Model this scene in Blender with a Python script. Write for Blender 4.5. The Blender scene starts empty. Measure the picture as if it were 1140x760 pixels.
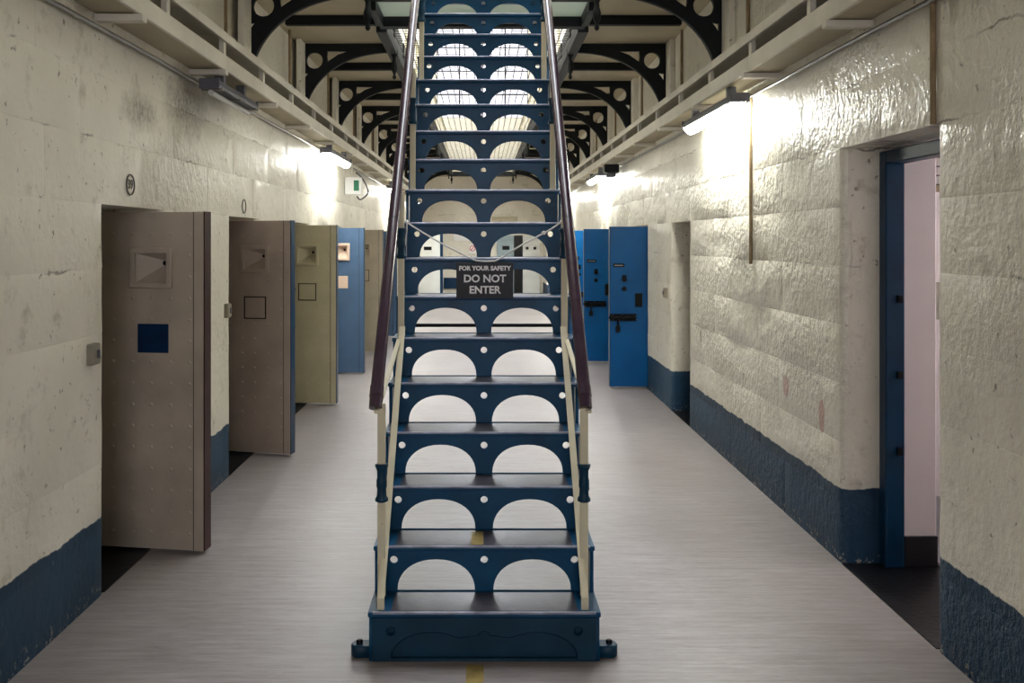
import bpy, bmesh, math, random
from mathutils import Matrix, Vector
random.seed(7)
sc = bpy.context.scene
COL = sc.collection
PI = math.pi
EYE = 1.73

# ------------------------------------------------------------------ camera, sky, exposure
cam_d = bpy.data.cameras.new('camera')
cam = bpy.data.objects.new('camera', cam_d)
COL.objects.link(cam)
cam.location = (0, 0, EYE)
cam.rotation_euler = (PI / 2, 0, 0)
cam_d.sensor_width = 36.0
cam_d.lens = 1000.0 / 1140.0 * 36.0
cam_d.shift_x = (570 - 537) / 1140.0
cam_d.shift_y = -(380 - 267) / 1140.0
cam_d.clip_start = 0.05
sc.camera = cam

world = bpy.data.worlds.new('overcast_sky')
sc.world = world
world.use_nodes = True
wb = world.node_tree.nodes['Background']
wb.inputs[0].default_value = (0.93, 0.93, 1.0, 1)
wb.inputs[1].default_value = 22.0
LAMP_POWER = 95.0
LAMP_COLOUR = (1.0, 1.0, 0.92)

sc.view_settings.view_transform = 'Standard'
sc.view_settings.look = 'None'
sc.view_settings.gamma = 1
sc.view_settings.use_curve_mapping = False
sc.view_settings.exposure = 0.0
sc.cycles.use_denoising = True
sc.cycles.max_bounces = 10
sc.cycles.diffuse_bounces = 6
sc.cycles.sample_clamp_indirect = 6.0

# the roof light is where daylight comes in: a sampling portal in the real opening
SKY_Y0, SKY_Y1, SKY_HW, ROOF = 4.6, 28.0, 1.0, 8.6
pd = bpy.data.lights.new('skylight_portal', 'AREA')
pd.shape = 'RECTANGLE'; pd.size = 2 * SKY_HW; pd.size_y = SKY_Y1 - SKY_Y0
pd.cycles.is_portal = True
po = bpy.data.objects.new('skylight_portal', pd)
COL.objects.link(po)
po.location = (0, (SKY_Y0 + SKY_Y1) / 2, ROOF + 0.02)

for nm, z_, h_ in (('added_window_portal', 2.45, 2.1),):  # sampling portal for the fill window added behind the camera
    pd2 = bpy.data.lights.new(nm, 'AREA'); pd2.shape = 'RECTANGLE'; pd2.size = 2.6; pd2.size_y = h_; pd2.cycles.is_portal = True
    po2 = bpy.data.objects.new(nm, pd2); COL.objects.link(po2)
    po2.location = (0, -5.02, z_); po2.rotation_euler = (PI / 2, 0, 0)

# ------------------------------------------------------------------ materials
def srgb(r, g, b):
    f = lambda c: (c / 255 / 12.92) if c / 255 <= 0.04045 else ((c / 255 + 0.055) / 1.055) ** 2.4
    return (f(r), f(g), f(b), 1)

class NT:
    def __init__(s, name):
        s.m = bpy.data.materials.new(name); s.m.use_nodes = True
        s.t = s.m.node_tree; s.n = s.t.nodes; s.b = s.n['Principled BSDF']
        s.pos = s.n.new('ShaderNodeNewGeometry').outputs['Position']
    def link(s, a, b): s.t.links.new(a, b)
    def inp(s, sock, v):
        if hasattr(v, 'is_output') or isinstance(v, bpy.types.NodeSocket): s.link(v, sock)
        else: sock.default_value = v
    def noise(s, scale, detail=4, rough=0.55, stretch=None, off=None):
        n = s.n.new('ShaderNodeTexNoise'); n.inputs['Scale'].default_value = scale
        n.inputs['Detail'].default_value = detail; n.inputs['Roughness'].default_value = rough
        v = s.pos
        if stretch or off:
            mp = s.n.new('ShaderNodeMapping'); s.link(v, mp.inputs['Vector'])
            if stretch: mp.inputs['Scale'].default_value = stretch
            if off: mp.inputs['Location'].default_value = off
            v = mp.outputs[0]
        s.link(v, n.inputs['Vector']); return n.outputs['Fac']
    def ramp(s, f, a, b, va=0.0, vb=1.0):
        r = s.n.new('ShaderNodeMapRange'); r.inputs[1].default_value = a; r.inputs[2].default_value = b
        r.inputs[3].default_value = va; r.inputs[4].default_value = vb
        s.inp(r.inputs[0], f); return r.outputs[0]
    def math(s, op, a, b=0.0):
        m = s.n.new('ShaderNodeMath'); m.operation = op
        s.inp(m.inputs[0], a); s.inp(m.inputs[1], b); return m.outputs[0]
    def mix(s, f, a, b):
        m = s.n.new('ShaderNodeMix'); m.data_type = 'RGBA'
        s.inp(m.inputs[0], f); s.inp(m.inputs[6], a); s.inp(m.inputs[7], b); return m.outputs[2]
    def z(s):
        x = s.n.new('ShaderNodeSeparateXYZ'); s.link(s.pos, x.inputs[0]); return x.outputs[2]
    def bump(s, h, strength=0.3, dist=0.01, prev=None):
        b = s.n.new('ShaderNodeBump'); b.inputs['Strength'].default_value = strength
        b.inputs['Distance'].default_value = dist; s.link(h, b.inputs['Height'])
        if prev: s.link(prev, b.inputs['Normal'])
        return b.outputs[0]
    def near(s, p, r, soft, wob):
        d = s.n.new('ShaderNodeVectorMath'); d.operation = 'SUBTRACT'; s.link(s.pos, d.inputs[0]); d.inputs[1].default_value = p[0]
        sc_ = s.n.new('ShaderNodeVectorMath'); sc_.operation = 'MULTIPLY'; s.link(d.outputs[0], sc_.inputs[0]); sc_.inputs[1].default_value = p[1]
        l = s.n.new('ShaderNodeVectorMath'); l.operation = 'LENGTH'; s.link(sc_.outputs[0], l.inputs[0])
        v = s.math('ADD', l.outputs['Value'], s.math('MULTIPLY', wob, 0.9 * r))
        return s.ramp(v, r * 1.45, r * 1.45 - soft, 0, 1)

def paint(name, col, rough=0.45, var=0.12, scale=3.0, bump=0.1, bscale=40, metal=0.0, chip=None, chip_lim=0.68, spec=0.25):
    k = NT(name)
    dark = tuple(c * (1 - var * 2) for c in col[:3]) + (1,)
    c = k.mix(k.ramp(k.noise(scale, 5), 0.3, 0.7), dark, col)
    if chip:
        c = k.mix(k.ramp(k.noise(22, 3, 0.6), chip_lim, chip_lim + 0.03), c, chip)
    k.inp(k.b.inputs['Base Color'], c)
    k.b.inputs['Roughness'].default_value = rough
    k.b.inputs['Metallic'].default_value = metal
    k.b.inputs['Specular IOR Level'].default_value = spec
    if bump: k.inp(k.b.inputs['Normal'], k.bump(k.noise(bscale, 3), bump, 0.004))
    return k.m

def wall_paint(name, dado_z=0.40, patches=(), grime=(), rough=0.4, relief=1.0):
    k = NT(name)
    n1 = k.noise(1.3, 6); n2 = k.noise(9, 4); n3 = k.noise(34, 3, 0.6); n4 = k.noise(80, 2, 0.5)
    cream = k.mix(k.ramp(n1, 0.3, 0.75), srgb(230, 225, 210), srgb(212, 206, 191))
    cream = k.mix(k.ramp(k.noise(5.5, 5, 0.65, None, (3, 1, 5)), 0.58, 0.72, 0, 0.5), cream, srgb(150, 138, 112))
    cream = k.mix(k.ramp(k.noise(24, 3, 0.6, (1, 1, 0.8), (9, 2, 1)), 0.66, 0.71, 0, 0.75), cream, srgb(112, 98, 80))
    zz0 = k.z(); mask = k.ramp(k.noise(1.9, 4, 0.6, None, (5, 6, 2)), 0.52, 0.60)
    for zc in (1.59, 2.22, 2.535):      # hairline cracks that follow some of the stone courses
        dd = k.math('ABSOLUTE', k.math('SUBTRACT', k.math('ADD', zz0, k.math('MULTIPLY', k.math('SUBTRACT', n2, 0.5), 0.07)), zc))
        cream = k.mix(k.math('MULTIPLY', k.ramp(dd, 0.007, 0.002, 0, 0.8), mask), cream, srgb(96, 84, 68))
    for p in grime:
        cream = k.mix(k.math('MULTIPLY', k.near(p, p[2], p[2] * 0.9, n2), k.ramp(n3, 0.40, 0.62, 0.45, 0.9)), cream, srgb(96, 88, 72))
    for p in patches:
        cream = k.mix(k.near(p, p[2], 0.012, n2), cream, p[3])
    blue = k.mix(k.ramp(n1, 0.3, 0.7), srgb(7, 44, 68), srgb(12, 58, 86))
    blue = k.mix(k.ramp(k.noise(12, 4, 0.7, None, (2, 8, 3)), 0.66, 0.74, 0, 0.6), blue, srgb(118, 126, 130))
    zz = k.z()
    lim = k.math('ADD', zz, k.math('MULTIPLY', k.math('SUBTRACT', n2, 0.5), 0.05))
    c = k.mix(k.ramp(lim, dado_z + 0.003, dado_z - 0.003), cream, blue) if dado_z else cream
    if dado_z:   # scuffed plaster chips along the foot of the wall
        foot = k.math('MULTIPLY', k.ramp(zz, 0.09, 0.02), k.ramp(n3, 0.58, 0.64))
        c = k.mix(foot, c, srgb(150, 145, 135))
    k.inp(k.b.inputs['Base Color'], c)
    k.inp(k.b.inputs['Roughness'], k.ramp(lim, dado_z - 0.003, dado_z + 0.003, 0.62, rough) if dado_z else rough)
    rough_zone = k.ramp(k.noise(1.1, 3, 0.5, (1, 0.7, 1.6), (7, 3, 2)), 0.42, 0.60, 0.15, 1.0)
    fine_h = k.math('MULTIPLY', rough_zone, k.math('ADD', k.math('MULTIPLY', k.noise(26, 3, 0.6, (1, 1, 0.8)), 1.2), k.math('MULTIPLY', n4, 0.15)))
    h = k.math('ADD', k.math('MULTIPLY', n2, 0.8), fine_h)
    k.inp(k.b.inputs['Normal'], k.bump(h, 0.75 * relief, 0.022))
    return k.m

M = {}
M['wall_r'] = wall_paint('painted_stone_right', 0.40, patches=[
    ((1.92, 5.08, 0.74), (1, 1.6, 0.75), 0.075, srgb(196, 160, 145)),
    ((1.92, 5.68, 0.80), (1, 1, 0.8), 0.060, srgb(200, 168, 155)),
    ((1.92, 7.9, 0.86), (1, 1.6, 0.5), 0.05, srgb(170, 160, 140))], grime=[((1.92, 12.2, 2.6), (1, 0.6, 1), 0.3)], rough=0.3, relief=1.0)
M['wall_l'] = wall_paint('painted_stone_left', 0.385, grime=[((-1.855, 5.62, 2.56), (1, 0.6, 1.1), 0.30), ((-1.855, 4.9, 2.42), (1, .5, 1.3), 0.16)], rough=0.42, relief=0.6)
M['wall_plain'] = wall_paint('painted_plaster', 0, rough=0.5, relief=0.35)
M['wall_cell'] = paint('cell_whitewash', srgb(226, 214, 212), 0.5, 0.04, 2, 0.15, 30)
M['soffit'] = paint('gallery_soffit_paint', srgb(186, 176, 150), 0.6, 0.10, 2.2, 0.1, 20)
M['white_wood'] = paint('white_painted_timber', srgb(218, 212, 198), 0.45, 0.08, 4, 0.12, 40, chip=srgb(120, 108, 90), chip_lim=0.74)
M['black_iron'] = paint('black_green_iron', srgb(13, 18, 18), 0.6, 0.15, 6, 0.1, 60)
M['stair_blue'] = paint('stair_blue_paint', srgb(10, 76, 114), 0.38, 0.22, 5, 0.15, 45, chip=srgb(18, 34, 48), chip_lim=0.75)
M['stair_blue_dark'] = paint('stair_base_blue_paint', srgb(12, 58, 82), 0.42, 0.2, 5, 0.15, 45)
M['tread'] = paint('worn_slate_tread', srgb(66, 62, 70), 0.36, 0.28, 9, 0.2, 50, spec=0.5)
M['nosing'] = paint('worn_nosing_metal', srgb(168, 172, 188), 0.35, 0.25, 14, 0.1, 60, metal=0.35)
M['cream_bar'] = paint('cream_bar_paint', srgb(222, 214, 186), 0.4, 0.07, 6, 0.15, 50, chip=srgb(92, 72, 52), chip_lim=0.72)
M['handrail'] = paint('purple_brown_handrail', srgb(70, 52, 66), 0.22, 0.2, 9, 0.05, 40, spec=0.5)
M['yellow'] = paint('yellow_floor_paint', srgb(160, 138, 78), 0.5, 0.25, 12, 0.1, 40)
M['door_brown'] = paint('brown_grey_door_paint', srgb(190, 178, 162), 0.42, 0.14, 3, 0.12, 40, chip=srgb(70, 60, 50), chip_lim=0.77)
M['door_taupe'] = paint('taupe_door_paint', srgb(186, 170, 156), 0.42, 0.12, 3, 0.12, 40, chip=srgb(70, 60, 50), chip_lim=0.77)
M['door_olive'] = paint('olive_door_paint', srgb(194, 186, 154), 0.42, 0.1, 3, 0.12, 40)
M['door_slate'] = paint('slate_blue_door_paint', srgb(78, 104, 136), 0.42, 0.1, 3, 0.12, 40, chip=srgb(170, 170, 170), chip_lim=0.78)
M['door_beige'] = paint('beige_door_paint', srgb(186, 174, 152), 0.45, 0.12, 3, 0.12, 40)
M['door_blue'] = paint('bright_blue_door_paint', srgb(3, 88, 150), 0.35, 0.12, 3, 0.12, 40)
M['door_grey'] = paint('grey_door_paint', srgb(150, 166, 170), 0.4, 0.06, 3, 0.05, 40)
M['door_white'] = paint('white_door_paint', srgb(222, 224, 220), 0.4, 0.05, 3, 0.05, 40)
M['maroon'] = paint('maroon_door_edge', srgb(58, 28, 28), 0.4, 0.2, 6, 0.1, 40)
M['frame_blue'] = paint('doorframe_blue_paint', srgb(6, 50, 80), 0.32, 0.18, 5, 0.15, 30)
M['hatch_blue'] = paint('hatch_blue_paint', srgb(10, 46, 84), 0.4, 0.2, 8, 0.2, 60, chip=srgb(120, 130, 140), chip_lim=0.79)
M['pinkish'] = paint('pale_pink_patch', srgb(222, 196, 176), 0.5, 0.06, 6, 0.05, 40)
M['lock_black'] = paint('black_lock_iron', srgb(16, 16, 18), 0.4, 0.2, 8, 0.1, 60, metal=0.4)
M['steel'] = paint('conduit_steel', srgb(150, 148, 144), 0.3, 0.15, 8, 0.05, 60, metal=0.9)
M['lamp_grey'] = paint('lamp_housing_grey', srgb(92, 92, 100), 0.45, 0.1, 6, 0.05, 40)
M['switch'] = paint('switch_plate_grey', srgb(150, 144, 128), 0.45, 0.08, 9, 0.05, 40)
M['rope'] = paint('white_rope', srgb(230, 230, 228), 0.7, 0.06, 30, 0.3, 300)
M['sign_black'] = paint('sign_black', srgb(14, 14, 18), 0.4, 0.1, 5, 0.0)
M['sign_white'] = paint('sign_lettering_white', srgb(240, 240, 240), 0.5, 0.02, 5, 0.0)
M['black_stone'] = paint('black_threshold_stone', srgb(26, 25, 28), 0.35, 0.3, 8, 0.6, 26)
M['cell_floor'] = paint('cell_floor_paint', srgb(120, 116, 120), 0.4, 0.1, 4, 0.1, 30)
M['skirting'] = paint('dark_skirting', srgb(42, 38, 42), 0.4, 0.15, 4, 0.1, 30)
M['plaque'] = paint('number_plaque_ink', srgb(92, 88, 78), 0.6, 0.2, 30, 0.1, 80)
M['plaque_ground'] = paint('number_plaque_white', srgb(206, 198, 182), 0.5, 0.05, 10, 0.1, 80)
M['red'] = paint('red_sign_ring', srgb(190, 50, 46), 0.5, 0.05, 5, 0.0)
M['paper'] = paint('white_notice', srgb(238, 238, 236), 0.6, 0.03, 5, 0.0)
M['green'] = paint('green_sign_paint', srgb(30, 110, 80), 0.5, 0.05, 5, 0.0)
M['brown_pipe'] = paint('brown_pipe_paint', srgb(150, 128, 96), 0.5, 0.2, 12, 0.1, 50)
M['net'] = paint('net_wire', srgb(58, 52, 46), 0.5, 0.2, 9, 0.0, metal=0.3)

def floor_mat():
    k = NT('worn_sheet_floor')
    st = k.noise(5.0, 6, 0.62, (0.55, 7.0, 1)); lg = k.noise(0.8, 5, 0.6); fine = k.noise(40, 4, 0.65, (0.35, 3.0, 1))
    c = k.mix(k.ramp(st, 0.32, 0.7), srgb(112, 103, 98), srgb(154, 147, 146))
    c = k.mix(k.ramp(fine, 0.35, 0.75, 0, 0.35), c, srgb(182, 178, 180))
    c = k.mix(k.ramp(lg, 0.35, 0.7, 0, 0.35), c, srgb(108, 94, 87))
    c = k.mix(k.ramp(k.noise(3.2, 5, 0.7, (0.6, 1.6, 1), (4, 4, 0)), 0.70, 0.80, 0, 0.6), c, srgb(66, 56, 50))
    k.inp(k.b.inputs['Base Color'], c)
    k.inp(k.b.inputs['Roughness'], k.ramp(st, 0.3, 0.7, 0.36, 0.48))
    k.inp(k.b.inputs['Normal'], k.bump(st, 0.06, 0.01))
    return k.m
M['floor'] = floor_mat()

def glass_mat(name, tint, mixf=0.12):
    m = bpy.data.materials.new(name); m.use_nodes = True
    n = m.node_tree.nodes; l = m.node_tree.links
    n.remove(n['Principled BSDF'])
    t = n.new('ShaderNodeBsdfTransparent'); t.inputs[0].default_value = tint
    g = n.new('ShaderNodeBsdfGlossy'); g.inputs['Roughness'].default_value = 0.05
    x = n.new('ShaderNodeMixShader'); x.inputs[0].default_value = mixf
    l.new(t.outputs[0], x.inputs[1]); l.new(g.outputs[0], x.inputs[2]); l.new(x.outputs[0], n['Material Output'].inputs[0])
    return m
M['glass'] = glass_mat('skylight_glass', (0.92, 0.95, 0.95, 1))
def frosted(name, col):
    m = bpy.data.materials.new(name); m.use_nodes = True
    n = m.node_tree.nodes; l = m.node_tree.links; p = n['Principled BSDF']
    p.inputs['Base Color'].default_value = col; p.inputs['Roughness'].default_value = 0.25
    t = n.new('ShaderNodeBsdfTranslucent'); t.inputs[0].default_value = col
    x = n.new('ShaderNodeMixShader'); x.inputs[0].default_value = 0.5
    l.new(p.outputs[0], x.inputs[1]); l.new(t.outputs[0], x.inputs[2]); l.new(x.outputs[0], n['Material Output'].inputs[0])
    return m
M['dusty_glass'] = glass_mat('dusty_window_glass', (0.32, 0.32, 0.325, 1), 0.05)
M['added_window_glass'] = glass_mat('added_window_tinted_glass', (0.66, 0.66, 0.67, 1), 0.05)  # grey tint sets how much light the added near window lets in
M['green_glass'] = frosted('green_wired_glass', srgb(178, 184, 174))
def emit(name, col, s):
    m = bpy.data.materials.new(name); m.use_nodes = True
    p = m.node_tree.nodes['Principled BSDF']
    p.inputs['Base Color'].default_value = (0.9, 0.9, 0.9, 1)
    p.inputs['Emission Color'].default_value = col + (1,); p.inputs['Emission Strength'].default_value = s
    return m
M['lamp_on'] = emit('lit_lamp_diffuser', LAMP_COLOUR, LAMP_POWER)
M['lamp_off'] = paint('unlit_lamp_diffuser', srgb(200, 200, 196), 0.2, 0.03, 5, 0.0)

# ------------------------------------------------------------------ geometry helpers
class G:
    """collects shapes that belong to ONE part"""
    def __init__(s): s.v = []; s.f = []; s.sm = []
    def add(s, vs, fs, smooth=False):
        o = len(s.v); s.v += [tuple(v) for v in vs]
        for f in fs: s.f.append([i + o for i in f]); s.sm.append(smooth)
        return s
    def box(s, x0, x1, y0, y1, z0, z1, b=0.0):
        if b <= 0:
            vs = [(x, y, z) for x in (x0, x1) for y in (y0, y1) for z in (z0, z1)]
            return s.add(vs, [(0, 1, 3, 2), (4, 6, 7, 5), (0, 4, 5, 1), (2, 3, 7, 6), (0, 2, 6, 4), (1, 5, 7, 3)])
        bm = bmesh.new(); bmesh.ops.create_cube(bm, size=1)
        for v in bm.verts:
            v.co = Vector(((x0 + x1) / 2 + v.co.x * (x1 - x0), (y0 + y1) / 2 + v.co.y * (y1 - y0), (z0 + z1) / 2 + v.co.z * (z1 - z0)))
        bmesh.ops.bevel(bm, geom=bm.edges[:], offset=b, segments=1, affect='EDGES', profile=0.5)
        bm.verts.index_update()
        s.add([v.co for v in bm.verts], [[v.index for v in f.verts] for f in bm.faces]); bm.free(); return s
    def tube(s, pts, r, n=10, cap=True):
        pts = [Vector(p) for p in pts]; rings = []
        up = Vector((0.13, 0.21, 0.97))
        for i, p in enumerate(pts):
            t = (pts[min(i + 1, len(pts) - 1)] - pts[max(i - 1, 0)]).normalized()
            a = t.cross(up if abs(t.dot(up)) < 0.95 else Vector((1, 0, 0))).normalized(); b = t.cross(a)
            rr = r[i] if isinstance(r, (list, tuple)) else r
            rings.append([p + (a * math.cos(2 * PI * k / n) + b * math.sin(2 * PI * k / n)) * rr for k in range(n)])
        vs = [v for R in rings for v in R]; fs = []
        for i in range(len(pts) - 1):
            for k in range(n):
                fs.append((i * n + k, i * n + (k + 1) % n, (i + 1) * n + (k + 1) % n, (i + 1) * n + k))
        s.add(vs, fs, True)
        if cap:
            s.add(rings[0], [list(range(n))[::-1]]); s.add(rings[-1], [list(range(n))])
        return s
    def bar(s, p, q, w, h):
        """flat bar from p to q: width w along x, depth h across"""
        p = Vector(p); q = Vector(q); t = (q - p).normalized()
        a = Vector((1, 0, 0)); a = (a - t * a.dot(t)).normalized(); b = t.cross(a)
        vs = [c + a * w / 2 * i + b * h / 2 * j for c in (p, q) for i, j in ((-1, -1), (1, -1), (1, 1), (-1, 1))]
        return s.add(vs, [(3, 2, 1, 0), (4, 5, 6, 7), (0, 1, 5, 4), (1, 2, 6, 5), (2, 3, 7, 6), (3, 0, 4, 7)])
    def lathe(s, prof, c=(0, 0, 0), n=14, axis='z'):
        vs = []; fs = []
        for r, h in prof:
            for k in range(n):
                a = 2 * PI * k / n; x, y = r * math.cos(a), r * math.sin(a)
                p = (x, y, h) if axis == 'z' else ((x, h, y) if axis == 'y' else (h, x, y))
                vs.append((c[0] + p[0], c[1] + p[1], c[2] + p[2]))
        for i in range(len(prof) - 1):
            for k in range(n):
                fs.append((i * n + k, i * n + (k + 1) % n, (i + 1) * n + (k + 1) % n, (i + 1) * n + k))
        s.add(vs, fs, True)
        s.add(vs[:n], [list(range(n))[::-1]]); s.add(vs[-n:], [list(range(n))])
        return s
    def mesh(s, name):
        me = bpy.data.meshes.new(name); me.from_pydata(s.v, [], s.f)
        bm = bmesh.new(); bm.from_mesh(me); bmesh.ops.recalc_face_normals(bm, faces=bm.faces[:]); bm.to_mesh(me); bm.free()
        me.polygons.foreach_set('use_smooth', s.sm); me.update(); return me
    def obj(s, name, mat, parent=None): return put(name, s.mesh(name), mat, parent)

def put(name, me, mat, parent=None):
    o = bpy.data.objects.new(name, me); COL.objects.link(o)
    if mat and not me.materials: me.materials.append(M[mat] if isinstance(mat, str) else mat)
    if parent: o.parent = parent
    return o
def tag(o, label=None, cat=None, group=None, kind=None):
    if label: o['label'] = label
    if cat: o['category'] = cat
    if group: o['group'] = group
    if kind: o['kind'] = kind
    return o
def empty(name, loc=(0, 0, 0), rz=0.0):
    o = bpy.data.objects.new(name, None); COL.objects.link(o)
    o.location = loc; o.rotation_euler = (0, 0, rz); o.empty_display_size = 0.1
    return o
def copy_tree(o, parent=None):
    c = o.copy(); COL.objects.link(c)
    if parent: c.parent = parent
    for ch in list(o.children): copy_tree(ch, c)
    return c

def plate(name, loops, thick, bevel=0.0, mode='xz'):
    """flat plate cut from outline loops (first outer, rest holes)"""
    cu = bpy.data.curves.new(name, 'CURVE'); cu.dimensions = '2D'; cu.fill_mode = 'BOTH'
    cu.extrude = thick / 2 - bevel; cu.bevel_depth = bevel; cu.bevel_resolution = 0; cu.offset = -bevel
    for L in loops:
        sp = cu.splines.new('POLY'); sp.points.add(len(L) - 1)
        for p, (x, y) in zip(sp.points, L): p.co = (x, y, 0, 1)
        sp.use_cyclic_u = True
    o = bpy.data.objects.new(name, cu); COL.objects.link(o)
    me = bpy.data.meshes.new_from_object(o.evaluated_get(bpy.context.evaluated_depsgraph_get()))
    bpy.data.objects.remove(o); bpy.data.curves.remove(cu)
    me.name = name; me.materials.clear()
    if mode == 'xz': me.transform(Matrix.Rotation(PI / 2, 4, 'X'))
    elif mode == 'yz': me.transform(Matrix(((0, 0, 1, 0), (1, 0, 0, 0), (0, 1, 0, 0), (0, 0, 0, 1))))
    return me
def lettering(text, size, bold=0.0, depth=0.002, align='CENTER'):
    cu = bpy.data.curves.new('lettering', 'FONT'); cu.body = text; cu.size = size; cu.extrude = depth / 2
    cu.offset = bold; cu.align_x = align; cu.align_y = 'CENTER'; cu.resolution_u = 3
    o = bpy.data.objects.new('lettering', cu); COL.objects.link(o)
    me = bpy.data.meshes.new_from_object(o.evaluated_get(bpy.context.evaluated_depsgraph_get()))
    bpy.data.objects.remove(o); bpy.data.curves.remove(cu); me.materials.clear()
    me.transform(Matrix.Rotation(PI / 2, 4, 'X')); return me
def rect(x0, x1, y0, y1): return [(x0, y0), (x1, y0), (x1, y1), (x0, y1)]
def circ(cx, cy, r, n=16, ry=None):
    return [(cx + r * math.cos(2 * PI * k / n), cy + (ry or r) * math.sin(2 * PI * k / n)) for k in range(n)]

ORD = ['first', 'second', 'third', 'fourth', 'fifth', 'sixth', 'seventh', 'eighth', 'ninth', 'tenth', 'eleventh', 'twelfth']

# ------------------------------------------------------------------ the setting
XL, XR, WT = -1.855, 1.92, 0.5         # wall faces and wall thickness
Y_NEAR, Y_FAR = -5.0, 28.5
SOF = 3.735                              # underside of the upper gallery
WELL = 0.92                              # half width of the open well
ob = G().box(XL - 0.3, XR + 0.3, Y_NEAR, Y_FAR, -0.06, 0.0).obj('floor', 'floor')
tag(ob, 'worn pale sheet floor of the corridor', 'floor', kind='structure')
fl = ob
G().box(-0.065, 0.005, 1.5, 3.655, 0.0005, 0.002).obj('yellow_line', 'yellow', fl)['label'] = 'faded yellow line painted on the floor'

COURSES = [0, .33, .645, .96, 1.275, 1.59, 1.905, 2.22, 2.535, 2.85]
open_l = [(4.41 + 2.2 * k, 5.21 + 2.2 * k, 1.905) for k in range(10)]
open_r = [(3.80, 4.80, 2.22), (8.34, 9.10, 1.905)] + [(10.46 + 2.2 * k, 11.3 + 2.2 * k, 1.905) for k in range(8)]

def stone_mesh(L, H, rl, rr):
    """painted stone: uneven face, chamfered joints, rounded arris where it ends at an opening. local y 0..L, z 0..H, face at x=0 looking -x"""
    def axis(T, a, b, step):
        c = [(0, .035), (.005, .020), (.016, .007), (.04, 0)] if a else [(0, .0012), (.006, 0)]
        e = [(T - .04, 0), (T - .016, .007), (T - .005, .020), (T, .035)] if b else [(T - .006, 0), (T, .0012)]
        n = max(0, int((T - .1) / step))
        return c + [(.05 + (T - .1) * (i + .5) / n, 0) for i in range(n)] + e
    ys = axis(L, rl, rr, .16); zs = axis(H, 0, 0, .12)
    g = G(); vs = []; fs = []
    ny, nz = len(ys), len(zs)
    for i, (y, dy) in enumerate(ys):
        for j, (z, dz) in enumerate(zs):
            vs.append((max(dy, dz) + (random.uniform(-.0025, .0025) if 0 < i < ny - 1 and 0 < j < nz - 1 else 0), y, z))
    for i in range(ny - 1):
        for j in range(nz - 1):
            fs.append((i * nz + j, (i + 1) * nz + j, (i + 1) * nz + j + 1, i * nz + j + 1))
    g.add(vs, fs, True)
    ring = [i * nz for i in range(ny)] + [(ny - 1) * nz + j for j in range(1, nz)] + [i * nz + nz - 1 for i in range(ny - 2, -1, -1)] + [j for j in range(nz - 2, 0, -1)]
    rim = [vs[i] for i in ring]; back = [(.0505, p[1], p[2]) for p in rim]; n = len(rim)
    g.add(rim + back, [(i, (i + 1) % n, n + (i + 1) % n, n + i) for i in range(n)])
    return g

def build_wall(name, sgn, X, opens, mat, label):
    """sgn +1: right wall (solid towards +x)."""
    def bx(g, a, b, y0, y1, z0, z1): g.box(min(X + sgn * a, X + sgn * b), max(X + sgn * a, X + sgn * b), y0, y1, z0, z1)
    g = G(); ys = Y_NEAR
    S0, S1 = 1.6, 17.0
    def solid(y0, y1, z0, z1):
        for a, b, face in ((y0, min(y1, S0), 0.0), (max(y0, S0), min(y1, S1), 0.05), (max(y0, S1), y1, 0.0)):
            if b - a > 1e-4: bx(g, face, WT, a, b, z0, z1)
    for o0, o1, top in opens:
        solid(ys, o0, -0.05, 2.85); solid(o0, o1, top, 2.85); ys = o1
    solid(ys, Y_FAR, -0.05, 2.85)
    bx(g, 0.0 if sgn > 0 else .045, WT, Y_NEAR, Y_FAR, 2.85, ROOF)
    w = g.obj(name, mat); tag(w, label, 'wall', kind='structure')
    for k in range(len(COURSES) - 1):
        z0, z1 = COURSES[k], COURSES[k + 1]
        segs = []; y = S0; rl = False
        for o0, o1, top in opens:
            if o0 > S1: break
            if z1 <= top + 1e-6:
                segs.append((y, o0, rl, True)); y = o1; rl = True
        if y < S1: segs.append((y, S1, rl, False))
        for a, b, ra, rb in segs:
            L = b - a; n = max(1, round(L / 1.2)); cuts = [a]
            for i in range(1, n): cuts.append(a + L * (i + (0.22 if k % 2 else -0.18) + random.uniform(-.08, .08)) / n)
            cuts.append(b)
            for i in range(n):
                me = stone_mesh(cuts[i + 1] - cuts[i], z1 - z0, ra and i == 0, rb and i == n - 1).mesh('stone_block')
                if sgn < 0: me.transform(Matrix.Scale(-1, 4, (1, 0, 0))); me.flip_normals()
                s = put('stone_block', me, mat, w); s.location = (X + random.uniform(-.001, .001), cuts[i], z0)
    for o0, o1, top in opens:
        if o0 < 18:
            t = G(); bx(t, 0.0, WT, o0, o1, -0.04, 0.004); t.obj('threshold', 'black_stone', w)
    return w
wall_r = build_wall('wall_right', 1, XR, open_r, 'wall_r', 'painted stone wall with blue dado on the right')
wall_l = build_wall('wall_left', -1, XL, open_l, 'wall_l', 'painted stone wall with blue dado on the left')

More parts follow.
